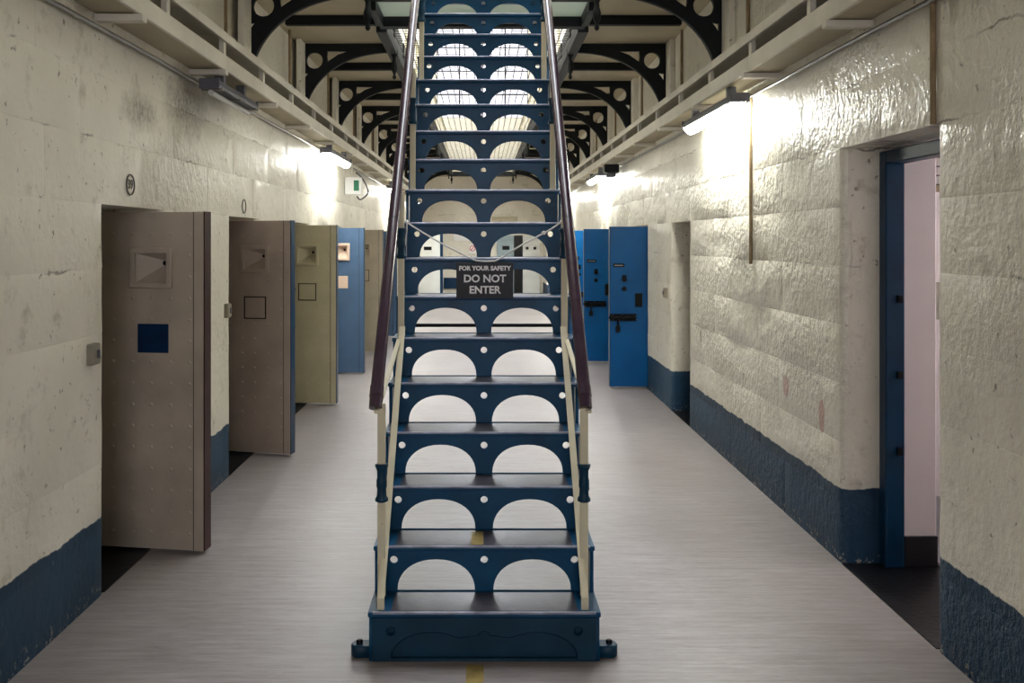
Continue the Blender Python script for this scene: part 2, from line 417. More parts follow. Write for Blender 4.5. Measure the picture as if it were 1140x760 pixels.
# cells behind the walls: outer walls, partitions, floors, ceilings
for sgn, X, nm, opens in ((1, XR, 'right', open_r), (-1, XL, 'left', open_l)):
    xi, xo = X + sgn * WT, X + sgn * 2.9
    g = G(); a, b = sorted((xo, xo + sgn * .15))
    if sgn > 0:
        g.box(a, b, Y_NEAR, 3.5, 0, 2.75); g.box(a, b, 4.7, Y_FAR, 0, 2.75); g.box(a, b, 3.5, 4.7, 0, 1.5); g.box(a, b, 3.5, 4.7, 2.4, 2.75)
    else: g.box(a, b, Y_NEAR, Y_FAR, 0, 2.75)
    tag(g.obj('wall_cell_outer_' + nm, 'wall_cell'), 'whitewashed back wall of the cells on the ' + nm, 'wall', kind='structure')
    a, b = sorted((xi, xo))
    g = G()
    for y in ([2.6, 6.0, 9.9] if sgn > 0 else [3.3]) + [(12.1 if sgn > 0 else 5.55) + 2.2 * k for k in range(7 if sgn > 0 else 10)]:
        g.box(a, b, y, y + .2, 0, 2.75)
    tag(g.obj('wall_cell_partition_' + nm, 'wall_cell'), 'whitewashed partitions between the cells on the ' + nm, 'wall', kind='structure')
    tag(G().box(a, b, Y_NEAR, Y_FAR, -.05, .02).obj('floor_cell_' + nm, 'cell_floor'), 'grey painted floor of the cells on the ' + nm, 'floor', kind='structure')
    tag(G().box(a, b, Y_NEAR, Y_FAR, 2.75, 2.85).obj('ceiling_cell_' + nm, 'wall_cell'), 'whitewashed ceiling of the cells on the ' + nm, 'ceiling', kind='structure')

# cell window in the near right cell, with bars
w2 = empty('window_2', (XR + 2.95, 4.1, 1.5)); tag(w2, 'barred window of the open cell on the right', 'window', kind='structure')
G().box(-.02, .02, -.6, .6, 0, .03).box(-.02, .02, -.6, .6, .87, .9).box(-.02, .02, -.6, -.57, .03, .87).box(-.02, .02, .57, .6, .03, .87).obj('frame', 'cream_bar', w2)
for k in range(7): G().tube([(0, -.45 + .15 * k, .03), (0, -.45 + .15 * k, .87)], .011, 8).obj('window_bar', 'cream_bar', w2)

# far wall with a glazed upper opening, near wall, gallery floors, roof
g = G()
HW = 1.45
g.box(XL - .02, XR + .02, Y_FAR, Y_FAR + .3, -.05, 5.6); g.box(XL - .02, -HW, Y_FAR, Y_FAR + .3, 5.6, ROOF); g.box(HW, XR + .02, Y_FAR, Y_FAR + .3, 5.6, ROOF)
tag(g.obj('wall_far', 'wall_plain'), 'cream painted end wall of the corridor', 'wall', kind='structure')
g = G().box(XL - .02, XR + .02, Y_NEAR - .3, Y_NEAR, -.05, 1.4).box(XL - .02, XR + .02, Y_NEAR - .3, Y_NEAR, 3.5, ROOF)
g.box(XL - .02, -1.3, Y_NEAR - .3, Y_NEAR, 1.4, 3.5).box(1.3, XR + .02, Y_NEAR - .3, Y_NEAR, 1.4, 3.5)
w4 = empty('window_added', (0, Y_NEAR - .12, 1.4)); tag(w4, 'wide gridded window added unseen behind the camera to light the stair and doors', 'window', kind='structure')  # added, unseen: front fill for the doors, risers and sign
for i in range(4):
    for j in range(3): G().box(-1.3 + .65 * i + .02, -1.3 + .65 * (i + 1) - .02, 0, .006, .7 * j + .02, .7 * (j + 1) - .02).obj('pane', 'added_window_glass', w4)
for i in range(5): G().box(-1.3 + .65 * i - .02, -1.3 + .65 * i + .02, -.02, .03, 0, 2.1).obj('glazing_bar', 'cream_bar', w4)
for j in range(4): G().box(-1.3, 1.3, -.021, .031, .7 * j - .02, .7 * j + .02).obj('glazing_bar', 'cream_bar', w4)
tag(g.obj('wall_near', 'wall_plain'), 'cream painted wall at the near end of the corridor', 'wall', kind='structure')
tag(G().box(-1.905, -WELL, Y_NEAR, Y_FAR, SOF, SOF + .06).obj('floor_gallery_left', 'soffit'), 'cream underside of the upper gallery on the left', 'gallery', kind='structure')
tag(G().box(WELL, XR, Y_NEAR, Y_FAR, SOF, SOF + .06).obj('floor_gallery_right', 'soffit'), 'cream underside of the upper gallery on the right', 'gallery', kind='structure')
tag(G().box(-WELL, WELL, 26.5, Y_FAR, SOF, SOF + .06).obj('floor_gallery_far', 'soffit'), 'cream underside of the gallery across the far end', 'gallery', kind='structure')
tag(G().box(-WELL, WELL, Y_NEAR, 3.9, SOF, SOF + .06).obj('floor_gallery_near_shade', 'soffit'), 'cream underside of the unseen near gallery, extended to shade the foreground', 'gallery', kind='structure')  # unseen slab, drawn out over the well to darken the near floor
g = G().box(XL - .3, -SKY_HW, Y_NEAR, Y_FAR + .3, ROOF, ROOF + .15).box(SKY_HW, XR + .3, Y_NEAR, Y_FAR + .3, ROOF, ROOF + .15)
g.box(-SKY_HW, SKY_HW, Y_NEAR, SKY_Y0, ROOF, ROOF + .15).box(-SKY_HW, SKY_HW, SKY_Y1, Y_FAR + .3, ROOF, ROOF + .15)
tag(g.obj('ceiling', 'wall_plain'), 'white ceiling of the upper storey around the roof light', 'ceiling', kind='structure')
w1 = empty('window_1', (0, SKY_Y0, ROOF + .06)); tag(w1, 'long glazed roof light above the open well', 'window', kind='structure')
N = 20; L = (SKY_Y1 - SKY_Y0) / N
pm = G().box(-SKY_HW, SKY_HW, .02, L - .02, 0, .006).mesh('pane'); bm_ = G().box(-SKY_HW, SKY_HW, -.02, .02, -.03, .03).mesh('glazing_bar')
for k in range(N):
    put('pane', pm, 'glass', w1).location = (0, k * L, 0)
    put('glazing_bar', bm_, 'white_wood', w1).location = (0, k * L, 0)
w3 = empty('window_3', (0, Y_FAR + .1, 5.6)); tag(w3, 'tall gridded window in the far wall above the galleries', 'window', kind='structure')
for i in range(4):
    for j in range(4):
        x0 = -HW + 2 * HW / 4 * i; z0 = 3.0 / 4 * j
        G().box(x0 + .02, x0 + 2 * HW / 4 - .02, 0, .006, z0 + .02, z0 + .75 - .02).obj('pane', 'dusty_glass', w3)
for i in range(5): G().box(-HW + 2 * HW / 4 * i - .022, -HW + 2 * HW / 4 * i + .022, -.02, .03, 0, 3).obj('glazing_bar', 'black_iron', w3)
for j in range(5): G().box(-HW, HW, -.021, .031, .75 * j - .018, .75 * j + .018).obj('glazing_bar', 'black_iron', w3)

# ------------------------------------------------------------------ doorframe in the near right opening
fr = empty('door_frame', (2.12, 4.80, 0)); tag(fr, 'dark blue door frame set in the near opening of the right wall', 'door frame')
G().box(0, .10, -.08, 0.0, .004, 2.2, .006).obj('jamb', 'frame_blue', fr)
G().box(0, .10, -1.0, -.93, .004, 2.2, .006).obj('jamb', 'frame_blue', fr)
G().box(0, .10, -.93, -.08, 2.13, 2.2, .006).obj('head', 'frame_blue', fr)
for z in (1.42, 1.02, .62): G().box(.055, .085, -.10, -.0805, z - .02, z + .02, .003).obj('strike_plate', 'lock_black', fr)
G().box(2.225, 2.40, 4.745, 4.80, .006, 2.215, .006).obj('reveal_lining', 'wall_cell', wall_r)
G().box(2.225, 2.40, 4.73, 4.744, .006, .17, .003).obj('skirting', 'skirting', wall_r)
vg = empty('wire_grille', (3.0, 5.99, 2.1)); tag(vg, 'small wire grille high on the wall inside the open right cell', 'grille')
g = G()
for k in range(11): g.tube([(-.3 + .06 * k, -.01, .0), (-.3 + .06 * k, -.01, .36)], .004, 5)
for k in range(7): g.tube([(-.3, -.01, .06 * k), (.3, -.01, .06 * k)], .004, 5)
g.obj('wire_grid', 'net', vg); G().box(-.32, .32, -.03, 0, -.05, -.004).obj('ledge', 'brown_pipe', vg)
nb = G().box(2.75, 3.05, 5.985, 5.995, 1.2, 1.45, .001).obj('notice', 'switch'); tag(nb, 'grey notice on the wall inside the open right cell', 'notice')

# ------------------------------------------------------------------ staircase
RISE, GO, NOSE0, SX = 0.2035, 0.1990, 3.68, 0.008
HWID = 0.478; NST = 18
stair = empty('staircase', (SX, NOSE0, 0)); tag(stair, 'steep blue cast-iron staircase with arched open risers rising to the gallery', 'staircase')
def arch_loop(sgn):
    cx, a, b = .2085, .1685, .135; L = []
    for k in range(21):
        t = PI * k / 20; c, s_ = math.cos(t), math.sin(t)
        L.append((sgn * (cx + a * abs(c) ** .92 * (1 if c > 0 else -1)), .004 + b * s_ ** .92))
    return L
HR = RISE - .02
loops = [rect(-.452, .452, 0, HR), arch_loop(1), arch_loop(-1), circ(0, .137, .0165), circ(-.393, .137, .0165), circ(.393, .137, .0165)]
riser_me = plate('riser', loops, .014, .002)
tread_me = G().box(-HWID, HWID, 0, .245, -.020, 0, .003).mesh('tread')
inlay_me = G().box(-.385, .385, .012, .205, .0, .0025, .001).mesh('tread_inlay')
nose_me = G().box(-HWID + .02, HWID - .02, -.003, .010, -.007, .002, .0015).mesh('nosing_strip')
for n in range(1, NST + 1):
    y, z = (n - 1) * GO, n * RISE
    t = put('tread', tread_me, 'stair_blue', stair); t.location = (0, y, z)
    put('tread_inlay', inlay_me, 'tread', t)
    put('nosing_strip', nose_me, 'nosing', t)
    if n == 2:
        yl = G().box(-.058, -.004, .013, .19, .0027, .0033).obj('yellow_stripe', 'yellow', t)
    if n > 1:
        r = put('riser', riser_me, 'stair_blue', stair); r.location = (0, y + .03, z - RISE)
# bottom riser: closed box front with a raised double-arch moulding
G().box(-.463, .463, .026, .04, .0, HR, .002).obj('bottom_riser', 'stair_blue_dark', stair)
mould = []
for k in range(15):
    t = PI * (1 - k / 14 * 0.72); mould.append((-.215 + .165 * math.cos(t), .018 + .10 * math.sin(t)))
mould += [(-.065, .100), (-.04, .104), (-.02, .106), (-.016, .118), (0, .124)]
mould = mould + [(-x, z) for x, z in mould[-2::-1]]
mould_me = plate('moulded_front', [rect(-.463, .463, 0, HR), [(mould[0][0], .0 + .012)] + mould + [(mould[-1][0], .012)], circ(-.385, .125, .015), circ(.385, .125, .015)], .022, .005)
o = put('moulded_front', mould_me, 'stair_blue_dark', stair); o.location = (0, .015, 0)
for s_ in (-1, 1):   # bolted foot lugs
    g = G(); L = [(.46, -.01), (.525, -.01)] + [(.525 + .03 * math.sin(a), .025 - .035 * math.cos(a)) for a in [PI * k / 8 for k in range(1, 8)]] + [(.525, .06), (.46, .06)]
    me = plate('foot_lug', [[(s_ * x, y) for x, y in L]], .05, .006, 'xy'); me.transform(Matrix.Translation((0, .04, .026)))
    lug = put('foot_lug', me, 'stair_blue_dark', stair)
    G().lathe([(.014, .05), (.014, .062), (.008, .066)], (s_ * .52, .065, 0), 8).obj('bolt', 'lock_black', lug)
    # notched side string
    P = [(.012, 0.0)]
    for n in range(1, NST + 1):
        y, z = (n - 1) * GO, n * RISE - .02
        P += [(y + .012, z), (y + .012 + GO, z)]
    P += [(NST * GO + .012, NST * RISE - .30), (.42, .0)]
    me = plate('side_string', [P], .016, .002, 'yz'); me.transform(Matrix.Translation((s_ * .466, 0, 0)))
    put('side_string', me, 'stair_blue', stair)
    # handrail
    hx = s_ * .447 - .016
    rail = lambda y: 2.675 + (y - 5.43) * 1.0226         # height of the rail axis at depth y
    pts = [(hx, 3.835 - NOSE0 - .012, rail(3.835) - .03), (hx, 3.85 - NOSE0, rail(3.85))] + [(hx, yy - NOSE0, rail(yy)) for yy in (4.6, 5.4, 6.2, 6.9, 7.3)]
    hr = G().tube(pts, .0285, 16).obj('handrail', 'handrail', stair)
    G().tube([pts[1], (hx, 3.865 - NOSE0 + .02, rail(3.885))], .0305, 16).obj('end_ferrule', 'handrail', hr)
    for n in (3, 6): G().tube([(hx, pts[n - 1][1], pts[n - 1][2]), (hx, pts[n - 1][1] + .006, pts[n - 1][2] + .006)], .0292, 12).obj('joint_ring', 'lock_black', hr)
    # posts, each with a cast collar
    px = s_ * .432 - .006
    for n in (1, 6, 10, 14):
        y = (n - 1) * GO + .155 if n == 1 else (n - 1) * GO + .08
        z0 = n * RISE; z1 = rail(y + NOSE0) - .01
        p = G().box(px - .017, px + .017, y - .009, y + .009, z0 - .004, z1, .002).obj('post', 'cream_bar', stair)
        zc = z0 + .49 if n < 14 else z0 + .5
        prof = [(.020, -.08), (.028, -.076), (.028, -.066), (.021, -.055), (.019, -.025), (.0225, -.015), (.0225, .012), (.019, .022), (.020, .052), (.027, .068), (.029, .078), (.02, .082)]
        G().lathe([(r_, h) for r_, h in prof], (px, y, zc), 14).obj('collar', 'stair_blue_dark', p)
        G().box(px - .02, px + .02, y - .016, y + .016, z0 + .001, z0 + .012, .002).obj('post_foot', 'cream_bar' if n > 1 else 'stair_blue_dark', p)
    G().bar((px - s_ * .010, .03, RISE + .042), (px - s_ * .010, 5 * GO + .04, 6 * RISE + .052), .030, .012).bar((px - s_ * .010, .034, RISE), (px - s_ * .010, .034, RISE + .05), .030, .012).obj('string_bar', 'cream_bar', stair)
    G().bar((px + s_ * .018, .13, 1.00), (px + s_ * .002, 5 * GO + .09, 6 * RISE + .012), .022, .012).obj('brace', 'cream_bar', stair)
G().tube([(-.44, 6 * GO + .10, 6 * RISE + .037), (.44, 6 * GO + .10, 6 * RISE + .037)], .010, 8).obj('tie_rod', 'lock_black', stair)

# warning sign slung on a rope across the stair
SG = empty('warning_sign', (SX + .005, 4.80, 1.418)); tag(SG, 'black DO NOT ENTER sign hanging on a white rope across the staircase', 'sign')
G().box(-.152, .152, -.004, .004, 0, .192, .001).obj('board', 'sign_black', SG)
for txt, sz, z in (('FOR YOUR SAFETY', .0325, .160), ('DO NOT', .056, .108), ('ENTER', .056, .048)):
    o = put('lettering', lettering(txt, sz, .0016), 'sign_white', SG); o.location = (0, -.0055, z - .004 if sz > .05 else z)
zt = 1.83 - 1.418
pl = [(-.425, -.02, zt), (-.34, -.012, zt - .055), (-.2, -.008, zt - .135), (-.07, -.006, .212), (-.03, -.006, .2), (.04, -.006, .199), (.075, -.006, .21), (.2, -.008, zt - .125), (.34, -.012, zt - .05), (.405, -.02, zt - .005)]
def smooth(P, n=5):
    P = [Vector(p) for p in P]; out = []
    for i in range(len(P) - 1):
        a, b, c, d = P[max(i - 1, 0)], P[i], P[i + 1], P[min(i + 2, len(P) - 1)]
        for k in range(n):
            t = k / n; out.append(.5 * ((2 * b) + (c - a) * t + (2 * a - 5 * b + 4 * c - d) * t * t + (3 * b - a - 3 * c + d) * t ** 3))
    return out + [P[-1]]
G().tube(smooth(pl), .0045, 8).obj('rope', 'rope', SG)
G().lathe([(.004, -.011), (.011, -.005), (.012, .003), (.004, .011)], (.315, -.011, zt - .062), 8).obj('knot', 'rope', SG)
for s_, e in ((-1, -.436), (1, .43)):
    G().tube([(e + .024 * math.cos(a), -.0 + .022 * math.sin(a), zt + .004 * math.sin(3 * a)) for a in [2 * PI * k / 14 for k in range(15)]], .0045, 6).obj('rope_loop', 'rope', SG)
    G().tube(smooth([(e - s_ * .02, -.02, zt), (e - s_ * .022, -.03, zt - .05), (e - s_ * .012, -.03, zt - .13)]), .004, 6).obj('rope_tail', 'rope', SG)

# landing at the head of the stair
LD = empty('landing', (0, 7.37, SOF)); tag(LD, 'gallery landing of green wired glass in black beams above the stair', 'landing')
for y, zb in ((0.03, -.03), (.70, -.10)): G().box(-WELL, WELL, y - .05, y + .06, zb, .03).obj('beam', 'black_iron', LD)
G().box(-.035, .035, .09, .65, -.085, .02).obj('beam', 'black_iron', LD)
for s_ in (-1, 1):
    a, b = sorted((s_ * .885, s_ * .945)); G().box(a, b, .09, .65, -.10, .03).obj('beam', 'black_iron', LD)
    a, b = sorted((s_ * .04, s_ * .88)); G().box(a, b, .095, .645, -.012, .004).obj('glass_panel', 'green_glass', LD)
    G().lathe([(.012, -.24), (.026, -.22), (.03, -.19), (.018, -.16), (.034, -.13), (.034, -.10)], (s_ * .42, .03, .07), 10).obj('drop_finial', 'black_iron', LD)

# ------------------------------------------------------------------ iron brackets under the galleries
def bracket_mesh():
    # u: distance from wall face 0..1.0 (wall to well), v: height, 0 = soffit
    W_ = 0.985
    inn = []
    for k in range(25):
        t = PI / 2 * k / 24
        inn.append((W_ + .05 - (W_ + .05 - .058) * math.cos(t) ** .85, -.95 + (.95 - .088) * math.sin(t) ** .85))
    inn = [p for p in inn if p[1] > -.655]
    outer = [(0, 0), (0, -.665), (inn[0][0] - .004, -.665)] + inn[:-1] + [(W_, -.088), (W_, 0)]
    ring = circ(.185, -.172, .083, 20)
    tri1 = [(.315, -.075), (.535, -.075), (.42, -.115), (.318, -.185), (.31, -.13)]
    tri2 = [(.062, -.305), (.125, -.295), (.095, -.335), (.062, -.385)]
    return plate('bracket_plate', [outer, ring, tri1, tri2], .055, .004)
BR = bracket_mesh()
FIN = G().lathe([(.010, -.36), (.022, -.34), (.012, -.31), (.030, -.27), (.034, -.22), (.022, -.18), (.020, -.14), (.036, -.11), (.036, -.06)], (0, 0, 0), 10).mesh('drop_finial')
STEP = 2.14; B0 = 7.06
flip = lambda me: (me.transform(Matrix.Scale(-1, 4, (1, 0, 0))), me.flip_normals(), me)[2]
for s_, side, X in ((-1, 'left', XL), (1, 'right', XR)):
    me = BR.copy()
    if s_ > 0: flip(me)
    X = -1.90 if s_ < 0 else X
    me2 = G().box(0, abs(X) - WELL - .14, -.035, .035, -.085, 0, .004).mesh('bar_plate')
    if s_ > 0: flip(me2)
    me2.transform(Matrix.Translation((-s_ * .14, 0, 0)))
    for k in range(-1, 10):
        b = empty('arch_bracket', (X, B0 + STEP * k, SOF))
        tag(b, ('black pierced iron arch bracket on the %s wall nearest the camera' % side) if k < 0 else '%s black pierced iron arch bracket along the %s wall, counting away from the stair foot' % (ORD[k], side), 'bracket', 'arch brackets under the galleries')
        put('bracket_plate', me, 'black_iron', b)
        f = put('drop_finial', FIN, 'black_iron', b); f.location = (-s_ * (abs(X) - WELL + .02), 0, 0)
        if k < 9:
            c = put('ceiling_bar', me2, 'black_iron'); c.location = (X, B0 + STEP * (k + .46), SOF)
            tag(c, ('flat black iron bar under the %s gallery nearest the camera' % side) if k < 0 else 'flat black iron bar under the %s gallery just past the %s arch bracket' % (side, ORD[k]), 'iron bar', 'flat bars under the galleries')
    # edge beam along the well, kick panels with gaps, gallery railing
    e = empty('well_beam', (s_ * WELL, 8.2, SOF)); tag(e, 'dark iron edge beam along the %s side of the open well' % side, 'beam')
    G().box(-.05, .05, 0, 18.3, -.11, .0, .006).obj('beam', 'black_iron', e)
    for k in range(9):
        for h in range(2):
            y0 = STEP * k + (B0 - 8.2 + STEP) + h * STEP / 2 - STEP / 2
            G().box(-.018, .018, y0 + .09, y0 + STEP / 2 - .09, .012, .26, .004).obj('kick_panel', 'black_iron', e)
    r = empty('gallery_railing', (s_ * (WELL + .12), 8.2, SOF + .06)); tag(r, 'iron railing of the upper gallery on the %s side of the well' % side, 'railing')
    for h in (.45, 1.0): G().tube([(0, 0, h), (0, 18, h)], .02, 8).obj('rail', 'cream_bar', r)
    pm_ = G().tube([(0, 0, 0), (0, 0, 1.0)], .018, 8).mesh('railing_post')
    for k in range(10): put('railing_post', pm_, 'cream_bar', r).location = (0, .1 + k * 1.97, 0)
eb = empty('well_end_beam', (0, 26.4, SOF)); tag(eb, 'black iron beam closing the far end of the open well', 'beam')
G().box(-WELL - .05, WELL + .05, -.05, .05, -.13, 0, .004).obj('beam', 'black_iron', eb)
# safety net across the well
g = G(); n0, n1 = 8.28, 26.3
for k in range(19): 
    x = -.86 + k * 1.72 / 18; g.box(x - .0045, x + .0045, n0, n1, SOF + .015, SOF + .02)
for k in range(int((n1 - n0) / .11)):
    y = n0 + k * .11; g.box(-.865, .865, y - .0035, y + .0035, SOF + .0205, SOF + .0255)
tag(g.obj('safety_net', 'net'), 'wire safety net stretched flat across the open well', 'net')

# ------------------------------------------------------------------ boxed cable ducts along both walls
for s_, side, X in ((-1, 'left', XL), (1, 'right', XR)):
    d = empty('cable_duct', (X, 0, EYE)); tag(d, 'white timber cable duct with an open slot along the %s wall' % side, 'cable duct')
    y0, y1 = 1.4, 27.5
    def bx(name, a, b, ya, yb, za, zb, mat, bev=.003):
        p, q = sorted((-s_ * a, -s_ * b)); return G().box(p, q, ya, yb, za, zb, bev).obj(name, mat, d)
    def seg(name, a, b, za, zb, mat, n=6, off=0.0):     # boards butted end to end
        L = (y1 - y0) / n
        for k in range(n): bx(name, a, b, y0 + k * L + .002, y0 + (k + 1) * L - .002, za, zb, mat)
    seg('base_board', .0, .198, 1.085, 1.103, 'soffit', 9)
    seg('fascia', .198, .22, 1.080, 1.178, 'white_wood', 6)
    seg('top_board', .0, .198, 1.312, 1.327, 'white_wood', 6)
    seg('top_rail', .198, .22, 1.268, 1.327, 'white_wood', 5)
    for k in range(25):
        yy = 1.6 + 1.04 * k; bx('spacer', .165, .197, yy, yy + .05, 1.104, 1.311, 'white_wood', .002)
    for k in range(17):
        yy = 1.6 + 1.39 * k + (.02 if s_ > 0 else -.1); bx('support_block', .0, .235, yy, yy + .06, 1.045, 1.0795, 'white_wood', .003)
    for q, (cx, cz, rr, mt) in enumerate(((.10, 1.13, .018, 'lamp_grey'), (.06, 1.128, .014, 'lock_black'), (.135, 1.122, .01, 'cream_bar'))):
        G().tube([(-s_ * (cx + .012 * math.sin(k * 1.7 + q)), y0 + k * .5, cz + .004 * math.sin(k * 2.3 + q)) for k in range(int((y1 - y0) / .5))], rr, 7).obj('cable', mt, d)
    c = G().tube([(X - s_ * .028, y, EYE + 1.012 + .003 * math.sin(y * 3)) for y in [1.5 + .7 * k for k in range(27)]], .012, 8).obj('conduit', 'steel')
    tag(c, 'thin steel conduit running under the duct on the %s wall' % side, 'conduit')
    for q, off in ((0, .26), (1, 1.39)):
        pass

# ------------------------------------------------------------------ fluorescent lamps under the ducts
def lamp(x, y0, y1, s_, on, label):
    L = y1 - y0
    o = empty('fluorescent_lamp', (x, y0, EYE + .92)); tag(o, label, 'lamp', 'fluorescent lamps under the ducts')
    hous = G(); P = [(-.06, .028), (-.066, .045), (-.045, .085), (.045, .085), (.066, .045), (.06, .028)]
    vs = [(p[0], y, p[1]) for y in (0, L) for p in P]
    hous.add(vs, [(0, 1, 2, 3, 4, 5)[::-1], (6, 7, 8, 9, 10, 11)] + [(i, (i + 1) % 6, 6 + (i + 1) % 6, 6 + i) for i in range(6)])
    h = hous.obj('housing', 'lamp_grey', o)
    dif = G(); Q = [(-.055 * math.cos(a), .03 - .058 * math.sin(a)) for a in [PI * k / 10 for k in range(11)]]
    n = len(Q); vs = []
    for y, sc_ in ((.012, .7), (.05, 1.0), (L - .05, 1.0), (L - .012, .7)): vs += [(q[0] * sc_, y, .03 + (q[1] - .03) * sc_) for q in Q]
    fs = [(r * n + i, r * n + i + 1, (r + 1) * n + i + 1, (r + 1) * n + i) for r in range(3) for i in range(n - 1)]
    dif.add(vs, fs, True); dif.add(vs[:n], [list(range(n))]); dif.add(vs[-n:], [list(range(n))])
    if on: dif.obj('diffuser', 'lamp_on', o)
    else: G().tube([(0, .02, .002), (0, L - .02, .002)], .018, 10).obj('tube', 'lamp_off', o)
    for y in (-.012, L): G().box(-.064, .064, y, y + .012, .022, .088, .003).obj('end_cap', 'lamp_grey', o)
    for y in (.2, L - .25): G().box(-.03, .03, y, y + .05, .085, .162, .002).obj('hanger', 'lamp_grey', o)
    for y in (.06, L * .5, L - .06): G().box(-.07, .07, y - .01, y + .01, .018, .034, .002).obj('clip', 'steel', h)
lamp(XR - .155, 6.15, 7.65, 1, True, 'lit fluorescent lamp under the right duct nearest the camera')
lamp(XR - .155, 13.2, 14.7, 1, True, 'second lit fluorescent lamp under the right duct, past the blue doors')
lamp(XR - .155, 18.6, 20.1, 1, True, 'third lit fluorescent lamp under the right duct')
lamp(XR - .155, 24.4, 25.9, 1, True, 'lit fluorescent lamp added under the right duct to brighten the far end')  # extra lamp, added to lift the far end wall
lamp(XL + .155, 5.6, 6.55, -1, False, 'unlit fluorescent lamp under the left duct beside a dark stain')
lamp(XL + .155, 9.75, 11.25, -1, True, 'lit fluorescent lamp under the left duct nearest the camera')
lamp(XL + .155, 16.5, 18.0, -1, True, 'second lit fluorescent lamp under the left duct')
lamp(XL + .155, 23.0, 24.5, -1, True, 'farthest lit fluorescent lamp under the left duct')

# ------------------------------------------------------------------ cell doors
def funnel(x0, x1, z0, z1, deep, apex):
    """splayed spyhole: sloping sides running back to a small plate at apex (x, z); face at y=0, going +y"""
    a = [(x0, 0, z0), (x1, 0, z0), (x1, 0, z1), (x0, 0, z1)]; s2 = .018
    b = [(apex[0] - s2, deep, apex[1] - s2), (apex[0] + s2, deep, apex[1] - s2), (apex[0] + s2, deep, apex[1] + s2), (apex[0] - s2, deep, apex[1] + s2)]
    return G().add(a + b, [(0, 1, 5, 4), (1, 2, 6, 5), (2, 3, 7, 6), (3, 0, 4, 7), (4, 5, 6, 7)])
DW, DH, DT = .70, 1.865, .075
def rivets(cols, rows, skip, y=0.0, r=.011):
    g = G()
    for x in cols:
        for z in rows:
            if any(a < x < b and c < z < d for a, b, c, d in skip): continue
            ring = [(x + r * math.cos(2 * PI * k / 6), y, z + r * math.sin(2 * PI * k / 6)) for k in range(6)]
            g.add(ring + [(x, y - .009, z)], [(k, (k + 1) % 6, 6) for k in range(6)], True)
    return g
def cell_door_inner(n, y_open, mat, edge, label, hatch='panel', frame=None, ang=8):
    # local: x=0 at hinge, x=DW at free edge, front (inner) face at y=0 looking -y
    yf = y_open + .60
    a = math.radians(-ang)
    hx = XL + .325 - DW * math.cos(a); hy = yf - DW * math.sin(a)
    d = empty('door_%d' % n, (hx, hy, .02), a); tag(d, label, 'door', kind='structure')
    X0, X1, Z0, Z1 = DW - .40, DW - .215, 1.475, 1.635
    hb = rect(X0 + .01, X1 - .0, 1.09, 1.25)
    leaf = plate('leaf', [rect(0, DW - .004, 0, DH), rect(X0, X1, Z0, Z1)], DT, .002); leaf.transform(Matrix.Translation((0, DT / 2, 0)))
    put('leaf', leaf, mat, d)
    G().box(DW - .003, DW + .004, -.003, DT + .004, -.002, DH + .002, .002).obj('edge_strip', edge, d)
    fr_ = plate('spyhole_frame', [rect(X0 - .032, X1 + .032, Z0 - .032, Z1 + .032), rect(X0, X1, Z0, Z1)], .022, .005); fr_.transform(Matrix.Translation((0, -.010, 0)))
    f = put('spyhole_frame', fr_, frame or mat, d)
    G2 = funnel(X0, X1, Z0, Z1, .066, (X1 - .045, Z1 - .055)); G2.obj('spyhole_funnel', frame or mat, f)
    G().lathe([(.013, -.001), (.013, .004)], (X1 - .045, .060, Z1 - .055), 10, 'y').obj('spyhole', 'lock_black', f)
    if hatch == 'panel':
        o = plate('hatch_frame', [rect(X0 - .002, X1 + .004, 1.075, 1.255), rect(X0 + .006, X1 - .004, 1.083, 1.247)], .006); o.transform(Matrix.Translation((0, -.002, 0)))
        hf = put('hatch_frame', o, 'lock_black' if n > 1 else mat, d)
        G().box(X0 + .008, X1 - .006, -.004, .0, 1.085, 1.245, .001).obj('hatch', mat, hf)
    else:
        G().box(X0 + .012, X1 + .008, -.007, -.0005, 1.085, 1.245, .002).obj('hatch', hatch, d)
    G().box(DW - .0635, DW - .0585, -.002, .0, 0, DH).obj('seam', 'skirting', d)
    G().box(DW - .058, DW - .003, -.006, 0, 0, DH, .0015).obj('edge_flange', mat, d)
    cols = [.05, .165, DW - .42, DW - .31, DW - .195, DW - .085]
    rows = [.09 + .118 * k for k in range(15)]
    tag(rivets(cols, rows, [(X0 - .04, X1 + .04, Z0 - .04, Z1 + .04), (X0 - .01, X1 + .02, 1.06, 1.27)]).obj('rivet_field', mat, d), kind='stuff')
    for z in (.3, 1.5): G().lathe([(.016, -.07), (.016, .07)], (-.012, DT / 2, z), 10).obj('hinge', 'lock_black', d)
    return d
cell_door_inner(1, 4.34, 'door_brown', 'maroon', 'nearest open cell door, brown-grey with a dark blue hatch', hatch='hatch_blue')
cell_door_inner(2, 6.57, 'door_taupe', 'frame_blue', 'second open cell door on the left, taupe with a blue edge', ang=12)
cell_door_inner(3, 8.80, 'door_olive', 'frame_blue', 'third open cell door on the left, olive yellow', ang=4)
cell_door_inner(4, 11.0, 'door_slate', 'frame_blue', 'slate blue open cell door on the left with a pale spyhole frame', hatch='pinkish', frame='pinkish', ang=2)
cell_door_inner(5, 13.2, 'door_beige', 'hatch_blue', 'beige open cell door on the left beyond the slate blue door', ang=2)
cell_door_inner(6, 15.4, 'door_slate', 'frame_blue', 'farthest open cell door on the left, hidden by the beige door', ang=2)

